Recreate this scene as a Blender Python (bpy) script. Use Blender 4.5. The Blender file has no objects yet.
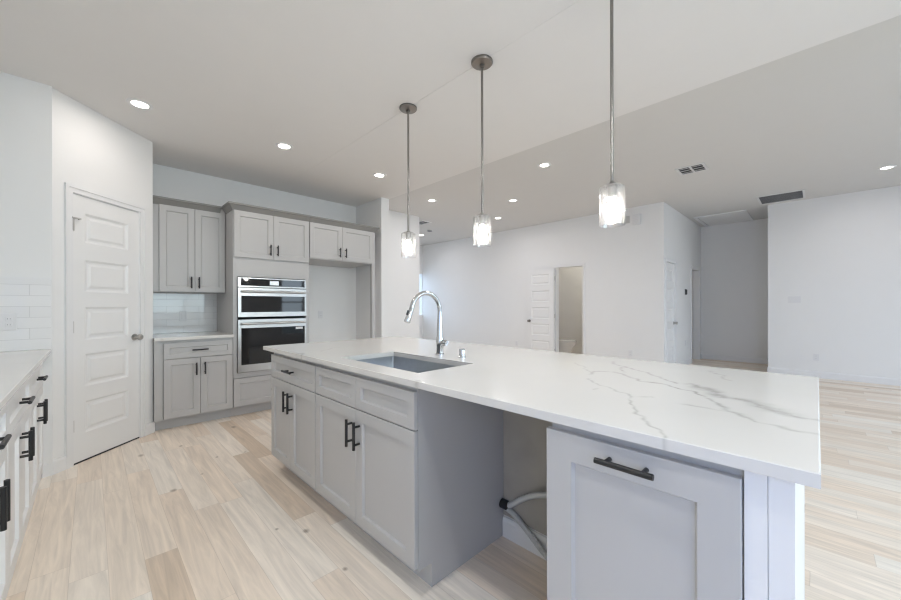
import bpy, bmesh, math, random
from mathutils import Vector, Matrix

# ------------------------------------------------------------------ camera, light, exposure
sc = bpy.context.scene
COL = sc.collection
R = math.radians
sc.view_settings.view_transform = 'Standard'
sc.view_settings.look = 'None'
sc.view_settings.gamma = 1.0
sc.view_settings.use_curve_mapping = False
sc.view_settings.exposure = 0.0
sc.cycles.use_denoising = True
sc.cycles.max_bounces = 10
sc.cycles.diffuse_bounces = 6
sc.cycles.glossy_bounces = 5
sc.cycles.transparent_max_bounces = 16
sc.cycles.sample_clamp_indirect = 4.0
sc.cycles.filter_width = 1.25
sc.cycles.caustics_reflective = False
sc.cycles.caustics_refractive = False

cam = bpy.data.cameras.new('camera')
camo = bpy.data.objects.new('camera', cam)
COL.objects.link(camo)
cam.sensor_width = 36.0
cam.lens = 36.0 * 362.94 / 901.0
cam.shift_y = 5.83 / 901.0
cam.clip_start = 0.01
camo.matrix_world = (Matrix.Translation((0, 0, 1.219)) @ Matrix.Rotation(R(-44.73), 4, 'Z')
                     @ Matrix.Rotation(R(90), 4, 'X') @ Matrix.Rotation(R(-0.106), 4, 'Z'))
sc.camera = camo

world = bpy.data.worlds.new('sky')
sc.world = world
world.use_nodes = True
bg = world.node_tree.nodes['Background']
# light powers as (red, green, blue)
LIGHT = {
    'sky': (1.8, 2.25, 2.8),
    'rear_kitchen': (63, 76, 77),
    'rear_living': (46, 52, 57),
    'rear_door': (14, 13.5, 15),
    'far': (11, 13, 17),
    'side': (8, 14, 44),
    'cans_kitchen': (3.3, 3.0, 2.8),
    'cans_unseen': (12, 12, 11.8),
    'cans_living': (7.4, 7.1, 7.2),
    'beyond': (1.8, 1.6, 1.4),
    'powder': (17, 16, 14),
}


def power_color(key):
    c = LIGHT[key]
    m = max(c)
    return (m, tuple(v / m for v in c)) if m > 0 else (0.0, (1, 1, 1))


m_, c_ = power_color('sky')
bg.inputs[0].default_value = (*c_, 1)
bg.inputs[1].default_value = m_
_wt = world.node_tree
_tc = _wt.nodes.new('ShaderNodeTexCoord')
_sx = _wt.nodes.new('ShaderNodeSeparateXYZ')
_rp = _wt.nodes.new('ShaderNodeValToRGB')
_rp.color_ramp.elements[0].position = 0.47
_rp.color_ramp.elements[0].color = (0.30 * c_[0], 0.29 * c_[1], 0.26 * c_[2], 1)
_rp.color_ramp.elements[1].position = 0.53
_rp.color_ramp.elements[1].color = (*c_, 1)
_mr = _wt.nodes.new('ShaderNodeMapRange')
_mr.inputs['From Min'].default_value = -1.0
_wt.links.new(_tc.outputs['Generated'], _sx.inputs[0])
_wt.links.new(_sx.outputs[2], _mr.inputs['Value'])
_wt.links.new(_mr.outputs[0], _rp.inputs['Fac'])
_wt.links.new(_rp.outputs[0], bg.inputs[0])


def area(name, loc, rot, sx, sy, key):
    l = bpy.data.lights.new(name, 'AREA')
    l.shape = 'RECTANGLE'
    l.size = sx
    l.size_y = sy
    l.energy, l.color = power_color(key)
    o = bpy.data.objects.new(name, l)
    o.location = loc
    o.rotation_euler = rot
    COL.objects.link(o)
    return o


# daylight that comes in through the windows behind the camera, beside it and in the far wall
REAR_Y = -3.0
TILT = 62   # the sky sends its light downwards through the windows
area('window_daylight', (1.65, REAR_Y - 0.4, 1.8), (R(88), 0, 0), 2.7, 1.5, 'rear_kitchen')
area('window_daylight', (5.3, REAR_Y - 0.65, 1.75), (R(TILT), 0, 0), 2.4, 2.0, 'rear_living')
area('window_daylight', (7.55, REAR_Y - 0.65, 1.65), (R(TILT), 0, 0), 1.6, 2.2, 'rear_door')
area('window_daylight', (5.95, 9.0, 1.8), (R(-TILT), 0, 0), 2.0, 1.2, 'far')
area('window_daylight', (-1.5, -1.5, 1.65), (R(TILT), 0, R(-90)), 1.9, 2.0, 'side')



def portal(loc, rot, sx, sy):
    """marks a window opening so that the sky is sampled through it"""
    l = bpy.data.lights.new('sky_portal', 'AREA')
    l.shape = 'RECTANGLE'
    l.size = sx
    l.size_y = sy
    l.cycles.is_portal = True
    o = bpy.data.objects.new('sky_portal', l)
    o.location = loc
    o.rotation_euler = rot
    COL.objects.link(o)


portal((1.625, REAR_Y - 0.16, 1.725), (R(90), 0, 0), 2.75, 1.55)
portal((5.35, REAR_Y - 0.16, 1.35), (R(90), 0, 0), 2.2, 2.1)
portal((7.55, REAR_Y - 0.16, 1.225), (R(90), 0, 0), 1.6, 2.25)
portal((5.98, 8.54, 1.56), (R(-90), 0, 0), 1.96, 1.235)
portal((-0.98, -1.5, 1.25), (R(90), 0, R(-90)), 1.9, 2.1)

# ------------------------------------------------------------------ helpers


class MB:
    """collects shapes, links them as one mesh object"""

    def __init__(self):
        self.bm = bmesh.new()

    def box(self, x0, x1, y0, y1, z0, z1, bev=0.0, seg=1, mi=0):
        bm = self.bm
        co = [(x0, y0, z0), (x1, y0, z0), (x1, y1, z0), (x0, y1, z0),
              (x0, y0, z1), (x1, y0, z1), (x1, y1, z1), (x0, y1, z1)]
        v = [bm.verts.new(c) for c in co]
        fs = [bm.faces.new([v[i] for i in q]) for q in
              ((3, 2, 1, 0), (4, 5, 6, 7), (0, 1, 5, 4), (1, 2, 6, 5), (2, 3, 7, 6), (3, 0, 4, 7))]
        for f in fs:
            f.material_index = mi
        if bev > 0:
            es = list({e for f in fs for e in f.edges})
            bmesh.ops.bevel(bm, geom=es, offset=bev, segments=seg, affect='EDGES', profile=0.5, clamp_overlap=True)
        return self

    def face(self, pts, mi=0):
        f = self.bm.faces.new([self.bm.verts.new(p) for p in pts])
        f.material_index = mi
        return f

    def rings(self, rings, close=True, cap0=True, cap1=True, mi=0):
        """loft a list of equally long vertex rings"""
        bm = self.bm
        vs = [[bm.verts.new(p) for p in r] for r in rings]
        n = len(vs[0])
        for a, b in zip(vs[:-1], vs[1:]):
            for i in range(n if close else n - 1):
                j = (i + 1) % n
                f = bm.faces.new((a[i], a[j], b[j], b[i]))
                f.material_index = mi
        if cap0:
            bm.faces.new(vs[0][::-1]).material_index = mi
        if cap1:
            bm.faces.new(vs[-1]).material_index = mi
        return self

    def tube(self, pts, rad, n=12, caps=True):
        pts = [Vector(p) for p in pts]
        if not isinstance(rad, (list, tuple)):
            rad = [rad] * len(pts)
        rings = []
        up = None
        for i, p in enumerate(pts):
            t = (pts[min(i + 1, len(pts) - 1)] - pts[max(i - 1, 0)]).normalized()
            if up is None:
                up = t.orthogonal().normalized()
            up = (up - t * up.dot(t)).normalized()
            s = t.cross(up)
            rings.append([p + (up * math.cos(a) + s * math.sin(a)) * rad[i]
                          for a in (2 * math.pi * k / n for k in range(n))])
        return self.rings(rings, cap0=caps, cap1=caps)

    def lathe(self, prof, c=(0, 0), n=24, cap0=True, cap1=True):
        """profile of (radius, z) about a vertical axis at c"""
        return self.rings([[(c[0] + r * math.cos(a), c[1] + r * math.sin(a), z)
                            for a in (2 * math.pi * k / n for k in range(n))] for r, z in prof],
                          cap0=cap0, cap1=cap1)

    def prism_x(self, prof, x0, x1):
        """profile of (y, z) extruded along x"""
        return self.rings([[(x0, y, z) for y, z in prof], [(x1, y, z) for y, z in prof]])

    def sweep(self, path, prof):
        """profile (outward, z) mitred along an open path of (x, y); outward is to the right of travel"""
        P = [Vector((p[0], p[1])) for p in path]
        rings = []
        for i in range(len(P)):
            ns = []
            if i > 0:
                d = (P[i] - P[i - 1]).normalized()
                ns.append(Vector((d.y, -d.x)))
            if i < len(P) - 1:
                d = (P[i + 1] - P[i]).normalized()
                ns.append(Vector((d.y, -d.x)))
            m = ns[0] if len(ns) == 1 else (ns[0] + ns[1]) / (1 + ns[0].dot(ns[1]))
            rings.append([(P[i].x + m.x * o, P[i].y + m.y * o, z) for o, z in prof])
        return self.rings(rings)

    def build(self, name, mat, parent=None, smooth=None, kind=None):
        bmesh.ops.recalc_face_normals(self.bm, faces=self.bm.faces[:])
        me = bpy.data.meshes.new(name)
        self.bm.to_mesh(me)
        self.bm.free()
        for m in (mat if isinstance(mat, (list, tuple)) else [mat]):
            me.materials.append(m)
        if smooth:
            for p in me.polygons:
                p.use_smooth = True
            me.set_sharp_from_angle(angle=R(smooth))
        o = bpy.data.objects.new(name, me)
        COL.objects.link(o)
        if parent:
            o.parent = parent
        if kind:
            o['kind'] = kind
        return o


def thing(name, label, cat, loc=(0, 0, 0), rotz=0.0, group=None):
    o = bpy.data.objects.new(name, None)
    o.empty_display_size = 0.1
    COL.objects.link(o)
    o.location = loc
    o.rotation_euler = (0, 0, rotz)
    o['label'] = label
    o['category'] = cat
    if group:
        o['group'] = group
    return o


def struct_root(name, loc=(0, 0, 0), rotz=0.0, label=None):
    o = bpy.data.objects.new(name, None)
    COL.objects.link(o)
    o.location = loc
    o.rotation_euler = (0, 0, rotz)
    o['kind'] = 'structure'
    if label:
        o['label'] = label
    return o


def tag(o, label, cat, group=None):
    o['label'] = label
    o['category'] = cat
    if group:
        o['group'] = group
    return o


def struct(name, mb, mat, label=None):
    o = mb.build(name, mat, kind='structure')
    if label:
        o['label'] = label
    return o


def dup(root, loc, rotz=None, label=None):
    r = root.copy()
    COL.objects.link(r)
    r.location = loc
    if rotz is not None:
        r.rotation_euler = (0, 0, rotz)
    if label:
        r['label'] = label
    for ch in list(root.children):
        c = ch.copy()
        COL.objects.link(c)
        c.parent = r
        for g in list(ch.children):
            d = g.copy()
            COL.objects.link(d)
            d.parent = c
    return r


# ------------------------------------------------------------------ materials


def mat_new(name):
    m = bpy.data.materials.new(name)
    m.use_nodes = True
    nt = m.node_tree
    return m, nt, nt.nodes['Principled BSDF']


def N(nt, t, **kw):
    n = nt.nodes.new(t)
    for k, v in kw.items():
        setattr(n, k, v)
    return n


def plain(name, col, rough=0.5, metal=0.0, noise=0.03, nscale=6.0, bump=0.0, bscale=120.0, spec=0.5, coat=0.0):
    m, nt, b = mat_new(name)
    L = nt.links
    tc = N(nt, 'ShaderNodeTexCoord')
    nz = N(nt, 'ShaderNodeTexNoise')
    nz.inputs['Scale'].default_value = nscale
    nz.inputs['Detail'].default_value = 3
    L.new(tc.outputs['Object'], nz.inputs['Vector'])
    mx = N(nt, 'ShaderNodeMix', data_type='RGBA')
    c = list(col)
    mx.inputs['A'].default_value = [max(0, v * (1 - noise)) for v in c] + [1]
    mx.inputs['B'].default_value = [min(1, v * (1 + noise)) for v in c] + [1]
    L.new(nz.outputs[0], mx.inputs['Factor'])
    L.new(mx.outputs['Result'], b.inputs['Base Color'])
    b.inputs['Roughness'].default_value = rough
    b.inputs['Metallic'].default_value = metal
    b.inputs['Specular IOR Level'].default_value = spec
    b.inputs['Coat Weight'].default_value = coat
    if bump > 0:
        n2 = N(nt, 'ShaderNodeTexNoise')
        n2.inputs['Scale'].default_value = bscale
        bp = N(nt, 'ShaderNodeBump')
        bp.inputs['Strength'].default_value = bump
        bp.inputs['Distance'].default_value = 0.002
        L.new(tc.outputs['Object'], n2.inputs['Vector'])
        L.new(n2.outputs[0], bp.inputs['Height'])
        L.new(bp.outputs[0], b.inputs['Normal'])
    return m


def emissive(name, col, strength):
    m, nt, b = mat_new(name)
    b.inputs['Base Color'].default_value = (*col, 1)
    b.inputs['Emission Color'].default_value = (*col, 1)
    b.inputs['Emission Strength'].default_value = strength
    return m


M = {}
M['wall'] = plain('wall_paint', (0.80, 0.80, 0.797), 0.6, noise=0.01, bump=0.08, bscale=220, spec=0.25)
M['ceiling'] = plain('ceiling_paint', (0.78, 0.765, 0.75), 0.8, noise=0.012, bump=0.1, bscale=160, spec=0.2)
M['ceiling_living'] = plain('living_ceiling_dimmed', (0.68, 0.67, 0.655), 0.8, noise=0.012, bump=0.1, bscale=160, spec=0.2)  # same ceiling paint, the living room's weaker light put into its colour
M['trim'] = plain('white_trim_paint', (0.78, 0.78, 0.785), 0.35, noise=0.008)
M['door'] = plain('white_door_paint', (0.80, 0.80, 0.797), 0.38, noise=0.008)
M['grey'] = plain('grey_cabinet_paint', (0.48, 0.475, 0.47), 0.42, noise=0.015)
M['crown'] = plain('dark_grey_crown', (0.23, 0.228, 0.22), 0.45, noise=0.015)  # crown moldings toned darker than the cabinet fronts
M['white_cab'] = plain('white_cabinet_paint', (0.80, 0.80, 0.80), 0.38, noise=0.01)
M['black'] = plain('black_metal', (0.012, 0.012, 0.013), 0.38, noise=0.1)
M['steel'] = plain('brushed_steel', (0.50, 0.49, 0.475), 0.32, 1.0, noise=0.04, nscale=40)
M['sink'] = plain('sink_steel', (0.50, 0.51, 0.52), 0.33, 1.0, noise=0.08, nscale=30)
M['chrome'] = plain('polished_chrome', (0.60, 0.61, 0.62), 0.10, 1.0, noise=0.01)
M['nickel'] = plain('brushed_nickel', (0.27, 0.255, 0.24), 0.3, 1.0, noise=0.05)
M['oven_glass'] = plain('black_oven_glass', (0.008, 0.008, 0.009), 0.04, noise=0.1)
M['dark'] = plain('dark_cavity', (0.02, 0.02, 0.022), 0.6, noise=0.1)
M['drywall'] = plain('raw_drywall', (0.36, 0.34, 0.31), 0.85, noise=0.12, nscale=9, bump=0.2, bscale=60)
M['plate'] = plain('white_plastic', (0.74, 0.74, 0.75), 0.35, noise=0.01)
M['slot'] = plain('socket_slot', (0.25, 0.25, 0.26), 0.5)
M['hose'] = plain('grey_hose_plastic', (0.52, 0.52, 0.51), 0.45)
M['rubber'] = plain('black_rubber', (0.012, 0.012, 0.012), 0.55)
M['porcelain'] = plain('porcelain', (0.82, 0.82, 0.81), 0.12, noise=0.005)
M['vent'] = plain('vent_enamel', (0.70, 0.70, 0.70), 0.45)
M['lens'] = emissive('lamp_lens', (1.0, 0.95, 0.86), 14.0)
M['bulb'] = emissive('glowing_bulb', (1.0, 0.95, 0.88), 120.0)
M['display'] = emissive('oven_display', (0.75, 0.82, 0.85), 0.3)
M['sticker'] = plain('paper_sticker', (0.75, 0.75, 0.75), 0.6)


def glass_thin(name, tint=(1, 1, 1), refl=0.10, milk=0.0, bump=0.0):
    m, nt, b = mat_new(name)
    L = nt.links
    out = nt.nodes['Material Output']
    tr = N(nt, 'ShaderNodeBsdfTransparent')
    tr.inputs[0].default_value = (*tint, 1)
    gl = N(nt, 'ShaderNodeBsdfGlossy')
    gl.inputs['Roughness'].default_value = 0.03
    lw = N(nt, 'ShaderNodeLayerWeight')
    lw.inputs['Blend'].default_value = 0.25
    mp = N(nt, 'ShaderNodeMapRange')
    mp.inputs['To Min'].default_value = refl * 0.5
    mp.inputs['To Max'].default_value = min(1, refl * 6)
    L.new(lw.outputs['Facing'], mp.inputs['Value'])
    mix = N(nt, 'ShaderNodeMixShader')
    L.new(mp.outputs[0], mix.inputs[0])
    L.new(tr.outputs[0], mix.inputs[1])
    L.new(gl.outputs[0], mix.inputs[2])
    last = mix
    if milk > 0:
        df = N(nt, 'ShaderNodeBsdfTranslucent')
        df.inputs[0].default_value = (0.95, 0.95, 0.95, 1)
        tc = N(nt, 'ShaderNodeTexCoord')
        nz = N(nt, 'ShaderNodeTexNoise')
        nz.inputs['Scale'].default_value = 55
        L.new(tc.outputs['Object'], nz.inputs['Vector'])
        mr = N(nt, 'ShaderNodeMapRange')
        mr.inputs['From Min'].default_value = 0.35
        mr.inputs['From Max'].default_value = 0.7
        mr.inputs['To Min'].default_value = milk * 0.5
        mr.inputs['To Max'].default_value = milk * 1.6
        L.new(nz.outputs[0], mr.inputs['Value'])
        m2 = N(nt, 'ShaderNodeMixShader')
        L.new(mr.outputs[0], m2.inputs[0])
        L.new(mix.outputs[0], m2.inputs[1])
        L.new(df.outputs[0], m2.inputs[2])
        last = m2
    if bump > 0:
        bp = N(nt, 'ShaderNodeBump')
        bp.inputs['Strength'].default_value = bump
        n2 = N(nt, 'ShaderNodeTexNoise')
        n2.inputs['Scale'].default_value = 70
        tc2 = N(nt, 'ShaderNodeTexCoord')
        L.new(tc2.outputs['Object'], n2.inputs['Vector'])
        L.new(n2.outputs[0], bp.inputs['Height'])
        L.new(bp.outputs[0], gl.inputs['Normal'])
    L.new(last.outputs[0], out.inputs['Surface'])
    return m


M['pane'] = glass_thin('window_glass', (0.97, 0.99, 1.0), 0.06)
M['shade'] = glass_thin('seeded_glass', (0.96, 0.96, 0.96), 0.16, 0.02, 0.4)


def wood_floor():
    m, nt, b = mat_new('oak_plank_floor')
    L = nt.links
    W, LEN = 0.127, 1.25

    def mth(op, a, bb=None):
        n = N(nt, 'ShaderNodeMath', operation=op)
        for i, s in enumerate((a, bb)):
            if s is None:
                continue
            if isinstance(s, (int, float)):
                n.inputs[i].default_value = s
            else:
                L.new(s, n.inputs[i])
        return n.outputs[0]
    geo = N(nt, 'ShaderNodeNewGeometry')
    sp = N(nt, 'ShaderNodeSeparateXYZ')
    L.new(geo.outputs['Position'], sp.inputs[0])
    xs = mth('DIVIDE', mth('ADD', sp.outputs[0], 20.011), W)
    row = mth('FLOOR', xs)
    fx = mth('FRACT', xs)
    wn = N(nt, 'ShaderNodeTexWhiteNoise', noise_dimensions='1D')
    L.new(row, wn.inputs['W'])
    ys = mth('ADD', mth('DIVIDE', sp.outputs[1], LEN), mth('MULTIPLY', wn.outputs['Value'], 7.3))
    ys = mth('ADD', ys, 20.0)
    col = mth('FLOOR', ys)
    fy = mth('FRACT', ys)
    cid = N(nt, 'ShaderNodeCombineXYZ')
    L.new(row, cid.inputs[0])
    L.new(col, cid.inputs[1])
    pn = N(nt, 'ShaderNodeTexWhiteNoise', noise_dimensions='2D')
    L.new(cid.outputs[0], pn.inputs['Vector'])
    # grain, stretched along the plank and shifted per plank
    gv = N(nt, 'ShaderNodeCombineXYZ')
    L.new(mth('MULTIPLY', sp.outputs[0], 26.0), gv.inputs[0])
    L.new(mth('MULTIPLY', sp.outputs[1], 1.7), gv.inputs[1])
    L.new(mth('MULTIPLY', pn.outputs['Value'], 50.0), gv.inputs[2])
    g = N(nt, 'ShaderNodeTexNoise')
    g.inputs['Scale'].default_value = 1.0
    g.inputs['Detail'].default_value = 6
    g.inputs['Roughness'].default_value = 0.6
    g.inputs['Distortion'].default_value = 1.2
    L.new(gv.outputs[0], g.inputs['Vector'])
    # tone per plank
    rp = N(nt, 'ShaderNodeValToRGB')
    el = rp.color_ramp.elements
    el[0].position = 0.0
    el[0].color = (0.72, 0.585, 0.455, 1)
    el[1].position = 1.0
    el[1].color = (0.93, 0.86, 0.77, 1)
    for p, c in ((0.18, (0.855, 0.725, 0.60, 1)), (0.5, (0.90, 0.785, 0.665, 1)), (0.8, (0.91, 0.815, 0.71, 1))):
        e = el.new(p)
        e.color = c
    L.new(pn.outputs['Value'], rp.inputs['Fac'])
    gr = N(nt, 'ShaderNodeMapRange')
    gr.inputs['From Min'].default_value = 0.3
    gr.inputs['From Max'].default_value = 0.72
    gr.inputs['To Min'].default_value = 0.80
    gr.inputs['To Max'].default_value = 1.08
    L.new(g.outputs[0], gr.inputs['Value'])
    mul = N(nt, 'ShaderNodeMix', data_type='RGBA', blend_type='MULTIPLY')
    mul.inputs['Factor'].default_value = 1.0
    L.new(rp.outputs[0], mul.inputs['A'])
    L.new(gr.outputs[0], mul.inputs['B'])
    # knots
    vor = N(nt, 'ShaderNodeTexVoronoi')
    vor.inputs['Scale'].default_value = 1.0
    kv = N(nt, 'ShaderNodeCombineXYZ')
    L.new(mth('MULTIPLY', sp.outputs[0], 2.6), kv.inputs[0])
    L.new(mth('MULTIPLY', sp.outputs[1], 1.5), kv.inputs[1])
    L.new(kv.outputs[0], vor.inputs['Vector'])
    kn = N(nt, 'ShaderNodeMapRange')
    kn.inputs['From Min'].default_value = 0.02
    kn.inputs['From Max'].default_value = 0.07
    kn.inputs['To Min'].default_value = 0.75
    kn.inputs['To Max'].default_value = 0.0
    L.new(vor.outputs['Distance'], kn.inputs['Value'])
    km = N(nt, 'ShaderNodeMix', data_type='RGBA')
    L.new(kn.outputs[0], km.inputs['Factor'])
    L.new(mul.outputs['Result'], km.inputs['A'])
    km.inputs['B'].default_value = (0.22, 0.15, 0.09, 1)
    # single knots
    last = km.outputs['Result']
    for kx, ky, kr in [(0.826, 1.951, 0.016), (0.386, 2.999, 0.018), (0.556, 3.908, 0.014), (0.571, 3.147, 0.008), (0.835, 1.541, 0.011), (0.722, 3.416, 0.01), (0.721, 2.08, 0.009), (0.913, 3.367, 0.01)]:
        vd = N(nt, 'ShaderNodeVectorMath', operation='DISTANCE')
        sc_ = N(nt, 'ShaderNodeVectorMath', operation='MULTIPLY')
        L.new(geo.outputs['Position'], sc_.inputs[0])
        sc_.inputs[1].default_value = (1.0, 0.75, 0.0)
        L.new(sc_.outputs[0], vd.inputs[0])
        vd.inputs[1].default_value = (kx, ky * 0.75, 0.0)
        kr_ = N(nt, 'ShaderNodeMapRange')
        kr_.inputs['From Min'].default_value = kr * 0.35
        kr_.inputs['From Max'].default_value = kr * 1.3
        kr_.inputs['To Min'].default_value = 0.72
        kr_.inputs['To Max'].default_value = 0.0
        dn = mth('ADD', vd.outputs['Value'], mth('MULTIPLY', mth('SUBTRACT', g.outputs[0], 0.5), kr))
        L.new(dn, kr_.inputs['Value'])
        kx_ = N(nt, 'ShaderNodeMix', data_type='RGBA')
        L.new(kr_.outputs[0], kx_.inputs['Factor'])
        L.new(last, kx_.inputs['A'])
        kx_.inputs['B'].default_value = (0.26, 0.19, 0.13, 1)
        last = kx_.outputs['Result']
    # seams between planks
    ex = mth('MINIMUM', fx, mth('SUBTRACT', 1.0, fx))
    ey = mth('MINIMUM', fy, mth('SUBTRACT', 1.0, fy))
    e1 = mth('LESS_THAN', mth('MULTIPLY', ex, W), 0.0011)
    e2 = mth('LESS_THAN', mth('MULTIPLY', ey, LEN), 0.0013)
    ed = mth('MAXIMUM', e1, e2)
    sm = N(nt, 'ShaderNodeMix', data_type='RGBA')
    L.new(mth('MULTIPLY', ed, 0.25), sm.inputs['Factor'])
    L.new(last, sm.inputs['A'])
    sm.inputs['B'].default_value = (0.25, 0.18, 0.12, 1)
    L.new(sm.outputs['Result'], b.inputs['Base Color'])
    b.inputs['Roughness'].default_value = 0.42
    b.inputs['Specular IOR Level'].default_value = 0.4
    bp = N(nt, 'ShaderNodeBump')
    bp.inputs['Strength'].default_value = 0.08
    bp.inputs['Distance'].default_value = 0.002
    L.new(g.outputs[0], bp.inputs['Height'])
    L.new(bp.outputs[0], b.inputs['Normal'])
    return m


M['floor'] = wood_floor()


def quartz():
    m, nt, b = mat_new('veined_quartz')
    L = nt.links
    at = N(nt, 'ShaderNodeAttribute', attribute_name='vein')
    geo = N(nt, 'ShaderNodeNewGeometry')
    nz = N(nt, 'ShaderNodeTexNoise')
    nz.inputs['Scale'].default_value = 38
    nz.inputs['Detail'].default_value = 4
    L.new(geo.outputs['Position'], nz.inputs['Vector'])
    mr = N(nt, 'ShaderNodeMapRange')
    mr.inputs['From Min'].default_value = 0.3
    mr.inputs['From Max'].default_value = 0.6
    mr.inputs['To Min'].default_value = 0.35
    mr.inputs['To Max'].default_value = 1.0
    L.new(nz.outputs[0], mr.inputs['Value'])
    ml = N(nt, 'ShaderNodeMath', operation='MULTIPLY')
    L.new(at.outputs['Fac'], ml.inputs[0])
    L.new(mr.outputs[0], ml.inputs[1])
    # soft clouds in the stone
    n2 = N(nt, 'ShaderNodeTexNoise')
    n2.inputs['Scale'].default_value = 2.2
    n2.inputs['Detail'].default_value = 5
    L.new(geo.outputs['Position'], n2.inputs['Vector'])
    m1 = N(nt, 'ShaderNodeMix', data_type='RGBA')
    m1.inputs['A'].default_value = (0.655, 0.64, 0.61, 1)
    m1.inputs['B'].default_value = (0.715, 0.70, 0.675, 1)
    L.new(n2.outputs[0], m1.inputs['Factor'])
    m2 = N(nt, 'ShaderNodeMix', data_type='RGBA')
    L.new(ml.outputs[0], m2.inputs['Factor'])
    L.new(m1.outputs['Result'], m2.inputs['A'])
    m2.inputs['B'].default_value = (0.34, 0.33, 0.305, 1)
    L.new(m2.outputs['Result'], b.inputs['Base Color'])
    b.inputs['Roughness'].default_value = 0.16
    b.inputs['Specular IOR Level'].default_value = 0.45
    return m


M['quartz'] = quartz()


def tile(name, axes):
    m, nt, b = mat_new(name)
    L = nt.links
    geo = N(nt, 'ShaderNodeNewGeometry')
    sp = N(nt, 'ShaderNodeSeparateXYZ')
    L.new(geo.outputs['Position'], sp.inputs[0])
    cb = N(nt, 'ShaderNodeCombineXYZ')
    L.new(sp.outputs['XYZ'.index(axes[0])], cb.inputs[0])
    ad = N(nt, 'ShaderNodeMath', operation='SUBTRACT')
    L.new(sp.outputs['XYZ'.index(axes[1])], ad.inputs[0])
    ad.inputs[1].default_value = 0.914
    L.new(ad.outputs[0], cb.inputs[1])
    br = N(nt, 'ShaderNodeTexBrick')
    br.inputs['Scale'].default_value = 1.0
    br.inputs['Mortar Size'].default_value = 0.0016
    br.inputs['Mortar Smooth'].default_value = 0.3
    br.inputs['Brick Width'].default_value = 0.305
    br.inputs['Row Height'].default_value = 0.0765
    br.inputs['Color1'].default_value = (0.80, 0.80, 0.80, 1)
    br.inputs['Color2'].default_value = (0.83, 0.83, 0.83, 1)
    br.inputs['Mortar'].default_value = (0.66, 0.66, 0.66, 1)
    L.new(cb.outputs[0], br.inputs['Vector'])
    L.new(br.outputs['Color'], b.inputs['Base Color'])
    bp = N(nt, 'ShaderNodeBump', invert=True)
    bp.inputs['Strength'].default_value = 0.5
    bp.inputs['Distance'].default_value = 0.003
    L.new(br.outputs['Fac'], bp.inputs['Height'])
    L.new(bp.outputs[0], b.inputs['Normal'])
    b.inputs['Roughness'].default_value = 0.08
    return m


M['tile'] = tile('white_subway_tile', 'XZ')

# ------------------------------------------------------------------ the setting
T = 0.914            # counter height
ZK, ZL = 2.81, 3.02  # kitchen and living ceilings
A = (-0.198, 3.908)
B = (0.426, 4.526)
DIA = math.atan2(B[1] - A[1], B[0] - A[0])
DLEN = math.hypot(B[0] - A[0], B[1] - A[1])
YB = 5.20            # kitchen back wall
XL = -0.85           # wall behind the white cabinets
XT = 7.07            # wall with the powder room
XR = 8.655           # wall beside the hall
YH = 1.87            # hall side wall
YF = 8.32            # far wall of the living room
XH = 9.95            # hall end wall

f = MB()
f.box(XL - 0.2, 11.0, REAR_Y - 0.2, 8.6, -0.1, 0.0)
struct('floor', f, M['floor'])

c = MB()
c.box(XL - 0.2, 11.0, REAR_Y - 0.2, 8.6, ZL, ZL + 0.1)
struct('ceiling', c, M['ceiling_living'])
c = MB()
c.box(XL - 0.2, 1.81, REAR_Y, YB + 0.1, ZK, ZL)
c.box(1.81, 3.155, REAR_Y, YB + 0.1, ZK - 0.0015, ZL)
o = struct('ceiling', c, M['ceiling'])
o['label'] = 'lowered kitchen ceiling'


def wall_x(mb, x0, x1, y0, y1, zt, holes=()):
    """wall running along x with openings (xa, xb, za, zb)"""
    cur = x0
    for xa, xb, za, zb in sorted(holes):
        if xa > cur:
            mb.box(cur, xa, y0, y1, 0, zt)
        if za > 0:
            mb.box(xa, xb, y0, y1, 0, za)
        if zb < zt:
            mb.box(xa, xb, y0, y1, zb, zt)
        cur = xb
    if cur < x1:
        mb.box(cur, x1, y0, y1, 0, zt)
    return mb


def wall_y(mb, x0, x1, y0, y1, zt, holes=()):
    cur = y0
    for ya, yb, za, zb in sorted(holes):
        if ya > cur:
            mb.box(x0, x1, cur, ya, 0, zt)
        if za > 0:
            mb.box(x0, x1, ya, yb, 0, za)
        if zb < zt:
            mb.box(x0, x1, ya, yb, zb, zt)
        cur = yb
    if cur < y1:
        mb.box(x0, x1, cur, y1, 0, zt)
    return mb


SW = (-2.45, -0.55, 0.2, 2.3)
struct('wall_left', wall_y(MB(), XL - 0.12, XL, REAR_Y, 3.885, ZK, [SW]), M['wall'])
# short wall at the end of the white counter, the diagonal pantry wall, its return
w = MB()
w.box(XL - 0.12, A[0], 3.885, 4.0, 0, ZK)
struct('wall_counter_end', w, M['wall'])
DS0, DS1, DZT = 0.137, 0.730, 2.09
wd = struct_root('wall_diagonal', (A[0], A[1], 0), DIA)
w = MB()
wall_x(w, -0.02, DLEN, 0.0, 0.11, ZK, [(DS0 - 0.004, DS1 + 0.004, 0.0, DZT + 0.006)])
w.build('wall_face', M['wall'], wd)
struct('wall_pantry_return', MB().box(B[0] - 0.11, B[0], B[1], YB, 0, ZK), M['wall'])
struct('wall_back', MB().box(0.3, 3.02, YB, YB + 0.12, 0, ZK), M['wall'])
struct('wall_alcove', MB().box(3.02, 3.155, 4.482, 5.77, 0, ZL), M['wall'])
w = MB()
w.box(3.155, 4.715, 5.65, 5.77, 0, ZL)
w.box(4.595, 4.715, 5.77, YF, 0, ZL)
struct('wall_living_back', w, M['wall'])
FW = (5.0, 7.069, 0.945, 2.18)
w = MB()
wall_x(w, 4.595, XT + 0.12, YF, YF + 0.15, ZL, [FW])
struct('wall_far', w, M['wall'])
TD = (3.335, 3.925, 0.0, 2.03)
w = MB()
wall_y(w, XT, XT + 0.12, YH, YF, ZL, [TD])
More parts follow.
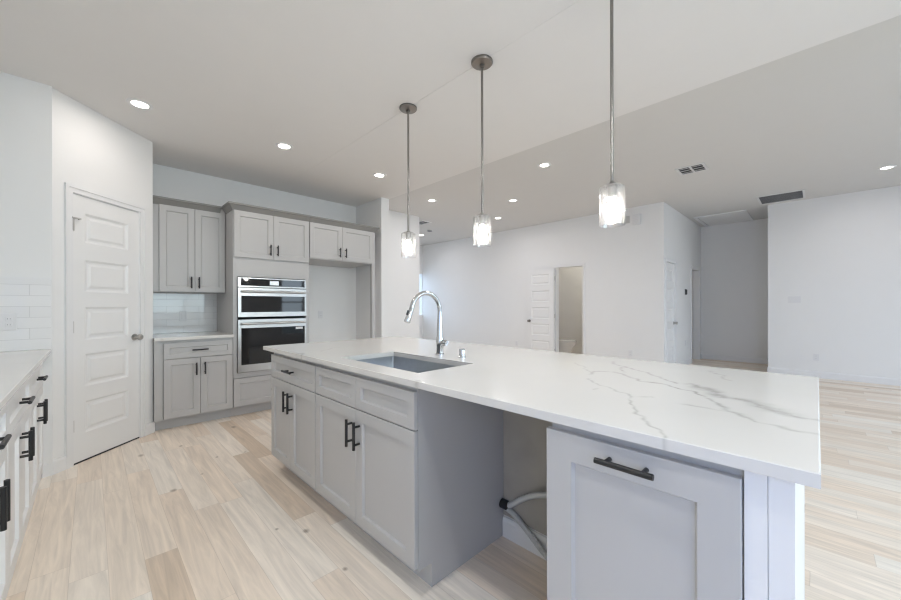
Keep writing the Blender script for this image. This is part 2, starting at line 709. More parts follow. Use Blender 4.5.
struct('wall_powder_room', w, M['wall'])
w = MB()
w.box(8.7, 8.8, 2.0, 5.4, 0, ZL)
w.box(XT + 0.12, 8.8, 5.3, 5.4, 0, ZL)
w.box(XT + 0.12, 8.8, 2.6, 2.7, 0, ZL)
struct('wall_powder_inner', w, M['wall'])
HD = (7.215, 7.785, 0.0, 2.0)
HO = (9.06, 9.72, 0.0, 2.0)
w = MB()
wall_x(w, XT + 0.12, XH, YH, YH + 0.115, ZL, [HD, HO])
struct('wall_hall_side', w, M['wall'])
struct('wall_hall_end', MB().box(XH, XH + 0.12, 0.62, 3.2, 0, ZL), M['wall'])
w = MB()
w.box(8.8, XH, 3.1, 3.2, 0, ZL)
struct('wall_bedroom', w, M['wall'])
struct('wall_right', MB().box(XR, XH + 0.12, REAR_Y, 0.62, 0, ZL), M['wall'])
RW = [(0.25, 3.0, 0.95, 2.5), (4.25, 6.45, 0.3, 2.4), (6.75, 8.35, 0.10, 2.35)]  # first opening widened out of view to send more light into the alcove
w = MB()
wall_x(w, XL - 0.12, XR + 0.1, REAR_Y - 0.15, REAR_Y, ZL, RW)
struct('wall_rear', w, M['wall'])


def window(n, x0, x1, z0, z1, y0, y1, cols, rows, t=0.05):
    r = struct_root('window_%d' % n, ((x0 + x1) / 2, (y0 + y1) / 2, z0))
    hw, h, d = (x1 - x0) / 2, z1 - z0, (y1 - y0) / 2
    fr = MB()
    fr.box(-hw, hw, -d * 0.6, d * 0.6, 0, t)
    fr.box(-hw, hw, -d * 0.6, d * 0.6, h - t, h)
    fr.box(-hw, -hw + t, -d * 0.6, d * 0.6, t, h - t)
    fr.box(hw - t, hw, -d * 0.6, d * 0.6, t, h - t)
    for i in range(1, cols):
        x = -hw + 2 * hw * i / cols
        fr.box(x - 0.03, x + 0.03, -d * 0.5, d * 0.5, t, h - t)
    for i in range(1, rows):
        z = h * i / rows
        fr.box(-hw + t, hw - t, -0.02, 0.02, z - 0.02, z + 0.02)
    fr.build('window_frame', M['trim'], r)
    MB().box(-hw + t, hw - t, -0.003, 0.003, t, h - t).build('glass_pane', M['pane'], r)


window(1, FW[0], FW[1], FW[2], FW[3], YF, YF + 0.03, 2, 2, 0.008)
window(2, *[RW[0][i] for i in (0, 1, 2, 3)], REAR_Y - 0.15, REAR_Y, 3, 2)
window(3, *[RW[1][i] for i in (0, 1, 2, 3)], REAR_Y - 0.15, REAR_Y, 3, 2)
window(4, *[RW[2][i] for i in (0, 1, 2, 3)], REAR_Y - 0.15, REAR_Y, 2, 1)

window(5, -0.95, 0.95, SW[2], SW[3], 0.0, 0.12, 2, 1)
for _o in bpy.data.objects:
    if _o.name == 'window_5':
        _o.location = (XL - 0.06, -1.5, SW[2])
        _o.rotation_euler = (0, 0, R(-90))

# baseboards
BP = [(0.0, 0.0), (0.014, 0.0), (0.014, 0.085), (0.009, 0.102), (0.0, 0.105)]


def base_run(name, path):
    struct(name, MB().sweep(path, BP), M['trim'])


ud = Vector((math.cos(DIA), math.sin(DIA)))


def dpt(s, off=0.0):
    n = Vector((ud.y, -ud.x))
    p = Vector(A) + ud * s + n * off
    return (p.x, p.y)


base_run('baseboard_diagonal', [(-0.252, 3.885), A, dpt(0.083)])
base_run('baseboard_diagonal', [dpt(0.787), B, (B[0], B[1] + 0.03)])
base_run('baseboard_right', [(XR, 0.62), (XR, REAR_Y)])
base_run('baseboard_hall_right', [(XH, 0.62), (XR, 0.62)][::1])
base_run('baseboard_hall_end', [(XH, YH), (XH, 0.62)])
base_run('baseboard_hall_side', [(XT, YH), (HD[0] - 0.06, YH)])
base_run('baseboard_hall_side', [(HD[1] + 0.06, YH), (HO[0] - 0.06, YH)])
base_run('baseboard_hall_side', [(HO[1] + 0.06, YH), (XH, YH)])
base_run('baseboard_powder_room', [(XT, YF), (XT, TD[1] + 0.06)])
base_run('baseboard_powder_room', [(XT, TD[0] - 0.06), (XT, YH)])
base_run('baseboard_living_back', [(3.155, 5.65), (4.715, 5.65), (4.715, YF)])
base_run('baseboard_alcove', [(3.02, 4.482), (3.155, 4.482), (3.155, 5.65)])


def casing(n, parent_loc, rotz, x0, x1, zt, wd_=0.057, label=None, depth=0.016):
    """door casing on the face y=0 of a local wall frame, standing out towards -y"""
    r = MB()
    d = depth
    for xa, xb, za, zb in ((x0 - wd_, x0, 0, zt + wd_), (x1, x1 + wd_, 0, zt + wd_), (x0, x1, zt, zt + wd_)):
        r.box(xa, xb, -d * 0.62, 0, za, zb)
    e = wd_ * 0.38
    r.box(x0 - wd_, x0 - wd_ + e, -d, -d * 0.62, 0, zt + wd_)
    r.box(x1 + wd_ - e, x1 + wd_, -d, -d * 0.62, 0, zt + wd_)
    r.box(x0 - wd_ + e, x1 + wd_ - e, -d, -d * 0.62, zt + wd_ - e, zt + wd_)
    # jamb lining
    r.box(x0, x0 + 0.004, 0, 0.11, 0, zt)
    r.box(x1 - 0.004, x1, 0, 0.11, 0, zt)
    r.box(x0, x1, 0, 0.11, zt - 0.004, zt)
    o = struct('trim_%d' % n, r, M['trim'])
    o.location = parent_loc
    o.rotation_euler = (0, 0, rotz)
    return o


def panel_door_mesh(w, h, panels, t=0.035):
    """slab door, hinge side x=0, face y=0 towards -y, moulded panels (x0,x1,z0,z1)"""
    mb = MB()
    bm = mb.bm
    x0, x1 = panels[0][0], panels[0][1]

    def quad(xa, xb, za, zb):
        if xb - xa > 1e-6 and zb - za > 1e-6:
            mb.face([(xa, 0, za), (xb, 0, za), (xb, 0, zb), (xa, 0, zb)])
    ps = sorted(panels, key=lambda p: p[2])
    quad(0, x0, 0, h)
    quad(x1, w, 0, h)
    cur = 0
    for (_, _, za, zb) in ps:
        quad(x0, x1, cur, za)
        cur = zb
        loops = []
        for ins, dep in ((0, 0), (0.016, 0.011), (0.030, 0.011), (0.048, 0.004)):
            loops.append([(x0 + ins, dep, za + ins), (x1 - ins, dep, za + ins), (x1 - ins, dep, zb - ins), (x0 + ins, dep, zb - ins)])
        mb.rings(loops, cap0=False, cap1=True)
    quad(x0, x1, cur, h)
    # sides and back
    mb.face([(0, 0, 0), (0, t, 0), (0, t, h), (0, 0, h)])
    mb.face([(w, 0, 0), (w, 0, h), (w, t, h), (w, t, 0)])
    mb.face([(0, 0, h), (0, t, h), (w, t, h), (w, 0, h)])
    mb.face([(0, 0, 0), (w, 0, 0), (w, t, 0), (0, t, 0)])
    mb.face([(0, t, 0), (w, t, 0), (w, t, h), (0, t, h)])
    bmesh.ops.remove_doubles(bm, verts=bm.verts[:], dist=1e-5)
    return mb


def knob_mesh(x, z, y=0.0):
    mb = MB()
    prof = [(0.030, 0.0), (0.030, 0.006), (0.012, 0.008), (0.010, 0.030), (0.018, 0.036), (0.027, 0.046),
            (0.028, 0.056), (0.022, 0.066), (0.008, 0.070)]
    n = 20
    mb.rings([[(x + r * math.cos(a), y - d, z + r * math.sin(a)) for a in (2 * math.pi * k / n for k in range(n))]
              for r, d in prof])
    return mb


PZ = [(0.223, 0.471), (0.588, 0.842), (0.954, 1.215), (1.334, 1.588), (1.722, 1.955)]
# door_1: pantry
casing(1, (A[0], A[1], 0), DIA, DS0 - 0.002, DS1 + 0.002, DZT + 0.003, 0.055)
d1 = struct_root('door_1', (*dpt(DS0), 0.0), DIA, 'white five panel pantry door in the diagonal wall')
DW = DS1 - DS0
slab = panel_door_mesh(DW, DZT - 0.016, [(0.100, 0.480, a - 0.012, b - 0.012) for a, b in PZ]).build('door_slab', M['door'], d1)
slab.location = (0, 0.004, 0.012)
knob_mesh(DW - 0.052, 0.939, 0.004).build('door_knob', M['steel'], d1, smooth=40)
for hz in (0.30, 1.06, 1.84):
    MB().tube([(0.0, -0.004, hz - 0.045), (0.0, -0.004, hz + 0.045)], 0.006, 10).build('hinge', M['steel'], d1, smooth=40)
hs = MB()
hs.box(-0.010, 0.055, -0.014, -0.006, 1.895, 1.905)
hs.box(-0.006, 0.004, -0.014, -0.004, 1.80, 1.905)
hs.tube([(0.05, -0.01, 1.90), (0.05, 0.004, 1.90)], 0.007, 10)
hs.build('hinge_stop', M['steel'], d1)
MB().box(0, DW, 0.002, 0.05, 0.0, 0.010).build('gap_shade_strip', M['dark'], d1)  # dark strip standing in for the shade in the gap below the slab

# door_2: powder room door, opened flat against the wall
casing(2, (XT, TD[1], 0), R(-90), 0.0, TD[1] - TD[0], TD[3], 0.05)
d2 = struct_root('door_2', (XT - 0.065, TD[1] + 0.67, 0.0), R(-90), 'white panel door standing open beside the powder room')
sl = panel_door_mesh(0.65, 2.00, [(0.10, 0.55, a * 0.975 - 0.012, b * 0.975 - 0.012) for a, b in PZ]).build('door_slab', M['door'], d2)
sl.location = (0, 0, 0.012)
knob_mesh(0.05, 0.88).build('door_knob', M['nickel'], d2, smooth=40)
for hz in (0.25, 1.0, 1.8):
    MB().tube([(0.655, 0.030, hz - 0.045), (0.655, 0.030, hz + 0.045)], 0.006, 8).build('hinge', M['steel'], d2)

# door_3: closed hall door
casing(3, (HD[0], YH, 0), 0.0, 0.0, HD[1] - HD[0], HD[3], 0.055)
d3 = struct_root('door_3', (HD[0] + 0.005, YH + 0.012, 0.0), 0.0, 'closed white panel door near the hall corner')
sl = panel_door_mesh(HD[1] - HD[0] - 0.01, 1.98, [(0.09, 0.47, a * 0.965 - 0.012, b * 0.965 - 0.012) for a, b in PZ]).build('door_slab', M['door'], d3)
sl.location = (0, 0, 0.01)
knob_mesh(0.51, 0.89).build('door_knob', M['steel'], d3, smooth=40)

# hall doorway beyond
casing(4, (HO[0], YH, 0), 0.0, 0.0, HO[1] - HO[0], HO[3], 0.055)
d4 = struct_root('door_4', (HO[0] + 0.006, YH + 0.118, 0.0), R(84), 'white door opened into the room beyond the hall')
sl = panel_door_mesh(0.64, 1.97, [(0.10, 0.54, a * 0.96, b * 0.96) for a, b in PZ]).build('door_slab', M['door'], d4)
sl.location = (0, -0.036, 0.012)
for hz in (0.25, 0.95, 1.75):
    MB().tube([(0.0, -0.04, hz - 0.045), (0.0, -0.04, hz + 0.045)], 0.006, 8).build('hinge', M['steel'], d4)

# ------------------------------------------------------------------ cabinet parts


def shaker(w, h, t=0.019, rail=0.057, rec=0.012):
    """front with x 0..w, z 0..h, its face at y=0 looking towards -y"""
    mb = MB()
    c = 0.0015

    def rect(i, y):
        return [(i, y, i), (w - i, y, i), (w - i, y, h - i), (i, y, h - i)]
    mb.rings([rect(0, t), rect(0, c), rect(c, 0), rect(rail, 0), rect(rail + 0.0065, rec)])
    return mb


def pull_mesh(length, vertical, cx, cz, y=0.0, r=0.0075, stand=0.033):
    mb = MB()
    d = (0, 0, 1) if vertical else (1, 0, 0)
    a = Vector((cx, y - stand, cz))
    dv = Vector(d)
    mb.tube([a - dv * length / 2, a + dv * length / 2], r, 12)
    for s in (-1, 1):
        p = a + dv * s * length * 0.32
        mb.tube([p + Vector((0, stand, 0)), p + Vector((0, 0.002, 0))], r * 0.8, 10)
    return mb


def front(parent, name, x0, x1, z0, z1, mat, pull=None, rail=0.057, plen=0.137, pmat=None):
    """a shaker drawer or door front; pull = None, 'h', or ('v', x, z) in the thing's frame"""
    o = shaker(x1 - x0, z1 - z0, rail=rail).build(name, mat, parent)
    o.location = (x0, 0, z0)
    if pull == 'h':
        pull_mesh(plen, False, (x1 - x0) / 2, (z1 - z0) / 2).build('bar_pull', M['black'], o, smooth=40)
    elif pull:
        k, px, pz = pull
        pull_mesh(plen, k == 'v', px - x0, pz - z0).build('bar_pull', M['black'], o, smooth=40)
    return o


def carcass(parent, x0, x1, d, zt, mat, toe=0.075, toe_h=0.105, y0=0.021, flush=False):
    """open topped cabinet box with a toe kick notch"""
    t = 0.018
    mb = MB()
    for xa, xb in ((x0, x0 + t), (x1 - t, x1)):
        if flush:
            mb.box(xa, xb, y0, d, 0, zt)
        else:
            mb.prism_x([(y0, toe_h), (y0, zt), (d, zt), (d, 0), (y0 + toe, 0), (y0 + toe, toe_h)], xa, xb)
    mb.box(x0 + t, x1 - t, y0, d, toe_h, toe_h + t)
    mb.box(x0 + t, x1 - t, d - t, d, toe_h + t, zt)
    # face frame
    mb.box(x0 + t, x1 - t, y0, y0 + t, zt - 0.045, zt)
    mb.box(x0 + t, x0 + 0.04, y0, y0 + t, toe_h + t, zt - 0.045)
    mb.box(x1 - 0.04, x1 - t, y0, y0 + t, toe_h + t, zt - 0.045)
    o = mb.build('cabinet_body', mat, parent)
    k = MB()
    yk = y0 if flush else y0 + toe
    k.box(x0 + t, x1 - t, yk, yk + 0.016, 0, toe_h)
    k.build('toe_kick', mat, parent)
    return o


# ------------------------------------------------------------------ island
XD = 0.952           # island door faces
PW = 1.56            # knee wall behind the island cabinets
ZC = 0.886           # under side of the slabs
RI = R(-90)
DEP = PW - XD
# drawer base at the far end
yA0, yA1 = 2.86, 2.109
t = thing('island_base_cabinet', 'grey island cabinet with one wide drawer over two doors, opposite the pantry', 'cabinet', (XD, yA0, 0), RI,
          'grey island cabinets')
w_ = yA0 - yA1
carcass(t, 0, w_, DEP, ZC, M['grey'])
front(t, 'drawer', 0.004, w_ - 0.003, 0.700, 0.860, M['grey'], 'h', rail=0.045)
hw = (yA0 - 2.495)
front(t, 'door', 0.004, hw - 0.0015, 0.118, 0.695, M['grey'], ('v', hw - 0.036, 0.575))
front(t, 'door', hw + 0.0015, w_ - 0.003, 0.118, 0.695, M['grey'], ('v', hw + 0.036, 0.575))
# sink base
yB0, yB1 = 2.107, 1.176
t = thing('island_base_cabinet', 'grey island sink cabinet with two blank false fronts over two doors', 'cabinet', (XD, yB0, 0), RI,
          'grey island cabinets')
w_ = yB0 - yB1
hw = yB0 - 1.645
carcass(t, 0, w_, DEP, ZC, M['grey'])
front(t, 'false_drawer_front', 0.003, hw - 0.0015, 0.700, 0.860, M['grey'], rail=0.045)
front(t, 'false_drawer_front', hw + 0.0015, w_ - 0.001, 0.700, 0.860, M['grey'], rail=0.045)
front(t, 'door', 0.003, hw - 0.0015, 0.118, 0.695, M['grey'], ('v', hw - 0.036, 0.575))
front(t, 'door', hw + 0.0015, w_ - 0.001, 0.118, 0.695, M['grey'], ('v', hw + 0.036, 0.575))
# pull-out cabinet
yC0, yC1 = 0.553, 0.107
t = thing('island_base_cabinet', 'grey pull-out cabinet with one tall front and a horizontal black bar pull', 'cabinet', (XD, yC0, 0), RI,
          'grey island cabinets')
w_ = yC0 - yC1
carcass(t, 0, w_, DEP, ZC, M['grey'])
front(t, 'door', -0.008, w_ - 0.003, 0.118, 0.860, M['grey'], ('h', yC0 - 0.334, 0.822), rail=0.077, plen=0.137)

# knee wall and white end of the island
w = MB()
w.box(PW + 0.002, PW + 0.14, 0.03, 2.86, 0, ZC - 0.001)
o = struct('wall_island', w, M['trim'], 'white knee wall behind the island cabinets')
w = MB()
w.box(XD + 0.012, PW + 0.001, 0.03, 0.069, 0, ZC - 0.001)
struct('wall_island_end', w, M['trim'], 'white end wall of the island')
w = MB()
w.box(XD + 0.010, XD + 0.03, 0.0700, 0.1065, 0, ZC - 0.001)
struct('trim_5', w, M['trim'], 'white filler strip at the end of the island')
base_run('baseboard_island', [(XD + 0.012, 0.03), (PW + 0.14, 0.03)])
# raw wall board at the back of the open dishwasher bay
w = MB()
w.box(PW - 0.009, PW + 0.001, 0.56, 1.170, 0.115, ZC - 0.001)
o = struct('wall_dishwasher_bay', w, M['drywall'], 'bare grey wall board at the back of the dishwasher bay')
base_run('baseboard_bay', [(PW - 0.001, 1.172), (PW - 0.001, 0.56)])

# veins traced on the island slab (world x, y)
VEINS = []


def vein_field(x, y, veins):
    v = 0.0
    wob = 0.006 * (math.sin(x * 31 + 2.1 * math.sin(y * 23)) + math.sin(y * 37 + 1.7 * math.sin(x * 29)))
    wob += 0.003 * math.sin(x * 91 + y * 77)
    for pts, wdt, st, (bx0, bx1, by0, by1) in veins:
        if x < bx0 or x > bx1 or y < by0 or y > by1:
            continue
        best = 9.0
        bw = wdt
        for (p, q) in zip(pts[:-1], pts[1:]):
            dx, dy = q[0] - p[0], q[1] - p[1]
            L2 = dx * dx + dy * dy
            u = 0 if L2 == 0 else max(0, min(1, ((x - p[0]) * dx + (y - p[1]) * dy) / L2))
            ex, ey = x - p[0] - u * dx, y - p[1] - u * dy
            d = math.hypot(ex + wob, ey - wob * 0.7)
            if d < best:
                best = d
                bw = p[2] + (q[2] - p[2]) * u if len(p) > 2 else wdt
        v = max(v, st * math.exp(-(best / max(bw, 1e-4)) ** 2))
    return v


def add_vein(pts, w=0.005, st=0.8):
    m = 0.05
    xs = [p[0] for p in pts]
    ys = [p[1] for p in pts]
    return (pts, w, st, (min(xs) - m, max(xs) + m, min(ys) - m, max(ys) + m))


def stone_slab(name, x0, x1, y0, y1, z0, z1, res, veins, hole=None):
    def lines(a, b, extra):
        n = max(2, int(round((b - a) / res)))
        ls = [a + (b - a) * i / n for i in range(n + 1)] + [a + 0.003, b - 0.003]
        ls = [v for v in ls if all(abs(v - e) > res * 0.45 for e in extra)] + list(extra)
        return sorted(set(round(v, 5) for v in ls))
    gx = lines(x0, x1, hole[:2] if hole else [])
    gy = lines(y0, y1, hole[2:] if hole else [])
    nx, ny = len(gx), len(gy)
    bm = bmesh.new()
    lay = bm.verts.layers.float.new('vein')
    V = {}

    def vert(i, j, z, key):
        k = (i, j, key)
        if k not in V:
            v = bm.verts.new((gx[i], gy[j], z))
            v[lay] = vein_field(gx[i], gy[j], veins)
            V[k] = v
        return V[k]

    def inhole(i, j):
        return hole and hole[0] - 1e-6 <= gx[i] and gx[i + 1] <= hole[1] + 1e-6 and hole[2] - 1e-6 <= gy[j] and gy[j + 1] <= hole[3] + 1e-6

    def top(i, j):
        edge = i in (0, nx - 1) or j in (0, ny - 1)
        return vert(i, j, z1 - 0.002 if edge else z1, 't')
    for i in range(nx - 1):
        for j in range(ny - 1):
            if inhole(i, j):
                # walls of the cut-out
                for (a, b_, di, dj) in (((i, j), (i, j + 1), -1, 0), ((i + 1, j), (i + 1, j + 1), 1, 0),
                                        ((i, j), (i + 1, j), 0, -1), ((i, j + 1), (i + 1, j + 1), 0, 1)):
                    if not inhole(i + di, j + dj):
                        bm.faces.new((top(*a), top(*b_), vert(*b_, z0, 'b'), vert(*a, z0, 'b')))
                continue
            bm.faces.new((top(i, j), top(i + 1, j), top(i + 1, j + 1), top(i, j + 1)))
    for i in range(nx - 1):
        for j in (0, ny - 1):
            bm.faces.new((top(i, j), top(i + 1, j), vert(i + 1, j, z0, 'b'), vert(i, j, z0, 'b')))
    for j in range(ny - 1):
        for i in (0, nx - 1):
            bm.faces.new((top(i, j), top(i, j + 1), vert(i, j + 1, z0, 'b'), vert(i, j, z0, 'b')))
    # under side as large quads around the hole
    if hole:
        strips = [(x0, x1, y0, hole[2]), (x0, x1, hole[3], y1), (x0, hole[0], hole[2], hole[3]), (hole[1], x1, hole[2], hole[3])]
    else:
        strips = [(x0, x1, y0, y1)]
    for a, b_, c_, d_ in strips:
        bm.faces.new([bm.verts.new(p) for p in ((a, c_, z0), (a, d_, z0), (b_, d_, z0), (b_, c_, z0))])
    bmesh.ops.recalc_face_normals(bm, faces=bm.faces[:])
    me = bpy.data.meshes.new(name)
    bm.to_mesh(me)
    bm.free()
    me.materials.append(M['quartz'])
    o = bpy.data.objects.new(name, me)
    COL.objects.link(o)
    return o


SINK = (1.055, 1.437, 1.276, 1.992)
#VEINS_BEGIN
ISL_VEINS = [add_vein(p, w * 1.35, s) for p, w, s in (
    ([(1.839, 0.904), (1.735, 0.811), (1.635, 0.739)], 0.004, 0.35),
    ([(1.575, 0.707), (1.647, 0.727), (1.679, 0.708), (1.695, 0.665), (1.687, 0.623), (1.663, 0.577), (1.577, 0.499)], 0.0055, 0.75),
    ([(1.577, 0.499), (1.579, 0.454), (1.539, 0.371), (1.512, 0.326), (1.482, 0.282), (1.474, 0.258)], 0.005, 0.8),
    ([(2.0, 0.785), (1.913, 0.706), (1.861, 0.646), (1.795, 0.546), (1.694, 0.447), (1.641, 0.378), (1.648, 0.326), (1.651, 0.347)], 0.006, 0.6),
    ([(1.865, 0.679), (1.718, 0.623)], 0.005, 0.6),
    ([(1.471, 0.672), (1.38, 0.582), (1.358, 0.52), (1.323, 0.471), (1.291, 0.434), (1.322, 0.391)], 0.0045, 0.5),
    ([(1.291, 0.434), (1.181, 0.404), (1.103, 0.364), (1.053, 0.334), (1.021, 0.302), (0.983, 0.275), (0.938, 0.252), (0.906, 0.245)], 0.0042, 0.75),
    ([(1.298, 0.573), (1.319, 0.572)], 0.004, 0.5),
    ([(1.29, 0.319), (1.302, 0.274), (1.306, 0.224), (1.305, 0.167)], 0.005, 0.6),
    ([(1.651, 0.347), (1.607, 0.294)], 0.008, 0.7),
    ([(1.607, 0.294), (1.54, 0.252), (1.5, 0.213), (1.494, 0.176)], 0.020, 0.72),
    ([(1.494, 0.176), (1.481, 0.154)], 0.007, 0.5),
    ([(1.481, 0.154), (1.453, 0.123)], 0.018, 0.7),
    ([(1.453, 0.123), (1.422, 0.093), (1.393, 0.066)], 0.026, 0.75),
    ([(1.393, 0.066), (1.369, 0.033)], 0.013, 0.65),
    ([(1.369, 0.033), (1.371, -0.002), (1.37, -0.005)], 0.008, 0.8),
    ([(1.491, 0.261), (1.429, 0.248), (1.382, 0.217)], 0.005, 0.65),
    ([(1.382, 0.217), (1.358, 0.193), (1.305, 0.167), (1.27, 0.137)], 0.008, 0.65),
    ([(1.27, 0.137), (1.248, 0.106), (1.237, 0.059)], 0.0045, 0.55),
    ([(1.237, 0.059), (1.221, 0.029), (1.213, -0.001), (1.212, -0.005)], 0.006, 0.55),
    ([(2.049, 0.344), (1.934, 0.289), (1.836, 0.251)], 0.006, 0.45),
    ([(1.107, 2.348), (1.265, 2.482), (1.348, 2.479)], 0.006, 0.25),
    ([(1.051, 1.933), (1.119, 2.025)], 0.006, 0.3),
    ([(0.967, 2.358), (0.893, 2.199)], 0.008, 0.5),
    ([(0.943, 1.151), (0.9, 1.122), (0.893, 1.129)], 0.008, 0.6),
)]
#VEINS_END
o = stone_slab('island_countertop', 0.936, 2.189, -0.005, 2.985, ZC, T, 0.0055, ISL_VEINS, SINK)
tag(o, 'long white quartz island countertop with grey veins and a sink cut-out', 'countertop')

# sink
t = thing('undermount_sink', 'rectangular stainless steel sink set under the island countertop', 'sink',
          ((SINK[0] + SINK[1]) / 2, (SINK[2] + SINK[3]) / 2, T - 0.26))
sx, sy = (SINK[1] - SINK[0]) / 2 + 0.004, (SINK[3] - SINK[2]) / 2 + 0.004


def rrect(hx, hy, r, z, n=5):
    out = []
    for cx_, cy_, a0 in ((hx - r, hy - r, 0), (-hx + r, hy - r, 90), (-hx + r, -hy + r, 180), (hx - r, -hy + r, 270)):
        for k in range(n + 1):
            a = R(a0 + 90 * k / n)
            out.append((cx_ + r * math.cos(a), cy_ + r * math.sin(a), z))
    return out


mb = MB()
zt = ZC - (T - 0.26) - 0.001
mb.rings([rrect(sx + 0.018, sy + 0.018, 0.02, zt - 0.002), rrect(sx + 0.018, sy + 0.018, 0.02, zt), rrect(sx, sy, 0.012, zt), rrect(sx - 0.004, sy - 0.004, 0.014, 0.03),
          rrect(sx - 0.02, sy - 0.02, 0.02, 0.008), rrect(0.05, 0.05, 0.048, 0.002)], cap0=False)
mb.build('basin', M['sink'], t, smooth=40)
MB().lathe([(0.048, 0.004), (0.046, 0.008), (0.03, 0.005), (0.012, 0.004)], n=20).build('drain', M['chrome'], t, smooth=40)

# faucet
FX, FY = 1.538, 1.647
t = thing('kitchen_faucet', 'tall chrome gooseneck faucet behind the island sink', 'faucet', (FX, FY, T))
MB().lathe([(0.028, 0.0), (0.028, 0.008), (0.023, 0.012), (0.022, 0.05), (0.0235, 0.055), (0.0235, 0.10), (0.020, 0.112),
            (0.0165, 0.19), (0.0148, 0.25)], n=20).build('faucet_body', M['chrome'], t, smooth=35)
pts, rad = [(0, 0, 0.245)], [0.0142]
for k in range(0, 19):
    a = math.pi * k / 18 * 0.93
    pts.append((-0.112 + 0.112 * math.cos(a), 0, 0.27 + 0.112 * math.sin(a)))
    rad.append(0.0138)
MB().tube(pts, rad, 14).build('spout', M['chrome'], t, smooth=40)
e = Vector(pts[-1])
dv = (Vector(pts[-1]) - Vector(pts[-2])).normalized()
dv = Vector((-0.42, 0, -1)).normalized()
h = MB()
h.tube([e - dv * 0.004, e + dv * 0.012, e + dv * 0.05, e + dv * 0.085, e + dv * 0.09], [0.013, 0.0145, 0.0165, 0.0195, 0.0175], 16)
sh = h.build('spray_head', M['chrome'], t, smooth=40)
b_ = MB()
pb = e + dv * 0.035 + Vector((-0.0165, 0, 0.004))
b_.tube([pb - dv * 0.014, pb + dv * 0.014], 0.0065, 8)
b_.build('spray_button', M['black'], sh)
hd = MB()
hd.tube([(0, -0.018, 0.078), (0, -0.058, 0.078), (0, -0.062, 0.078)], [0.0175, 0.0175, 0.015], 16)
hd.tube([(0, -0.055, 0.080), (-0.02, -0.072, 0.086), (-0.05, -0.085, 0.092)], [0.006, 0.006, 0.005], 8)
hd.build('handle', M['chrome'], t, smooth=40)

t = thing('air_gap_cap', 'short chrome air gap cap standing beside the faucet', 'air gap', (1.556, 1.474, T))
MB().lathe([(0.022, 0), (0.022, 0.006), (0.0185, 0.008), (0.0185, 0.046), (0.0165, 0.05), (0.004, 0.0505)], n=20).build('cap', M['chrome'], t, smooth=35)

# drain hose in the dishwasher bay
t = thing('drain_hose', 'ribbed grey dishwasher drain hose looped in the open bay under the island', 'hose', (1.50, 1.146, 0.0))


def smooth_path(ctrl, n=14):
    out = []
    P = [Vector(p) for p in ctrl]
    P = [P[0] * 2 - P[1]] + P + [P[-1] * 2 - P[-2]]
    for i in range(1, len(P) - 2):
        for k in range(n):
            u = k / n
            a, b, c, d = P[i - 1], P[i], P[i + 1], P[i + 2]
            out.append(0.5 * ((2 * b) + (c - a) * u + (2 * a - 5 * b + 4 * c - d) * u * u + (3 * b - a - 3 * c + d) * u ** 3))
    out.append(P[-2])
    return out


path = smooth_path([(0.04, 0.024, 0.182), (0.04, -0.03, 0.19), (0.035, -0.10, 0.245), (0.02, -0.18, 0.30), (0.0, -0.26, 0.34), (-0.02, -0.40, 0.40)], 30)
rr = [0.0125 + 0.0018 * (k % 2) for k in range(len(path))]
MB().tube(path, rr, 12).build('supply_loop', M['hose'], t, smooth=30)
path = smooth_path([(0.04, 0.0, 0.165), (0.04, -0.05, 0.15), (0.03, -0.13, 0.112), (0.0, -0.26, 0.06), (-0.02, -0.40, 0.022), (-0.03, -0.5, 0.018)], 30)
rr = [0.0135 + 0.0018 * (k % 2) for k in range(len(path))]
MB().tube(path, rr, 12).build('drain_run', M['hose'], t, smooth=30)
MB().tube([(0.04, 0.026, 0.178), (0.04, -0.012, 0.178), (0.04, -0.018, 0.178)], [0.024, 0.024, 0.016], 16).build('grommet', M['rubber'], t, smooth=40)

# ------------------------------------------------------------------ white cabinets along the wall
XW = -0.232
t0 = 0.0
WH = 'white base cabinets below the short counter'


def white_unit(y0, y1, label, splits, pulls, dpulls):
    t = thing('white_base_cabinet', label, 'cabinet', (XW, y0, 0), R(90), WH)
    w = y1 - y0
    carcass(t, 0, w, 0.60, ZC, M['white_cab'], flush=True)
    xs = [0.003] + [s - y0 for s in splits] + [w - 0.003]
    front(t, 'drawer', 0.003, w - 0.003, 0.700, 0.860, M['white_cab'], 'h', rail=0.045)
    for i, (a, b) in enumerate(zip(xs[:-1], xs[1:])):
        front(t, 'door', a + 0.0015, b - 0.0015, 0.112, 0.695, M['white_cab'], ('v', pulls[i] - y0, 0.575))
    return t


white_unit(2.971, 3.71, 'white base cabinet next to the diagonal pantry wall', [3.34], [3.305, 3.375], None)
white_unit(2.231, 2.969, 'middle white base cabinet of the short counter', [2.60], [2.565, 2.635], None)
white_unit(1.491, 2.229, 'white base cabinet of the short counter farthest from the pantry', [1.86], [1.825, 1.895], None)
struct('trim_6', MB().box(-0.84, XW - 0.02, 3.712, 3.883, 0, ZC - 0.001), M['white_cab'], 'white filler board between cabinet and wall')

rnd = random.Random(4)


def rand_veins(x0, x1, y0, y1, n):
    out = []
    for _ in range(n):
        px, py = rnd.uniform(x0, x1), rnd.uniform(y0, y1)
        a = rnd.uniform(0, 6.28)
        pts = []
        for k in range(7):
            pts.append((px, py))
            a += rnd.uniform(-0.5, 0.5)
            px += 0.09 * math.cos(a)
            py += 0.09 * math.sin(a)
        out.append(add_vein(pts, rnd.uniform(0.004, 0.008), rnd.uniform(0.25, 0.5)))
    return out


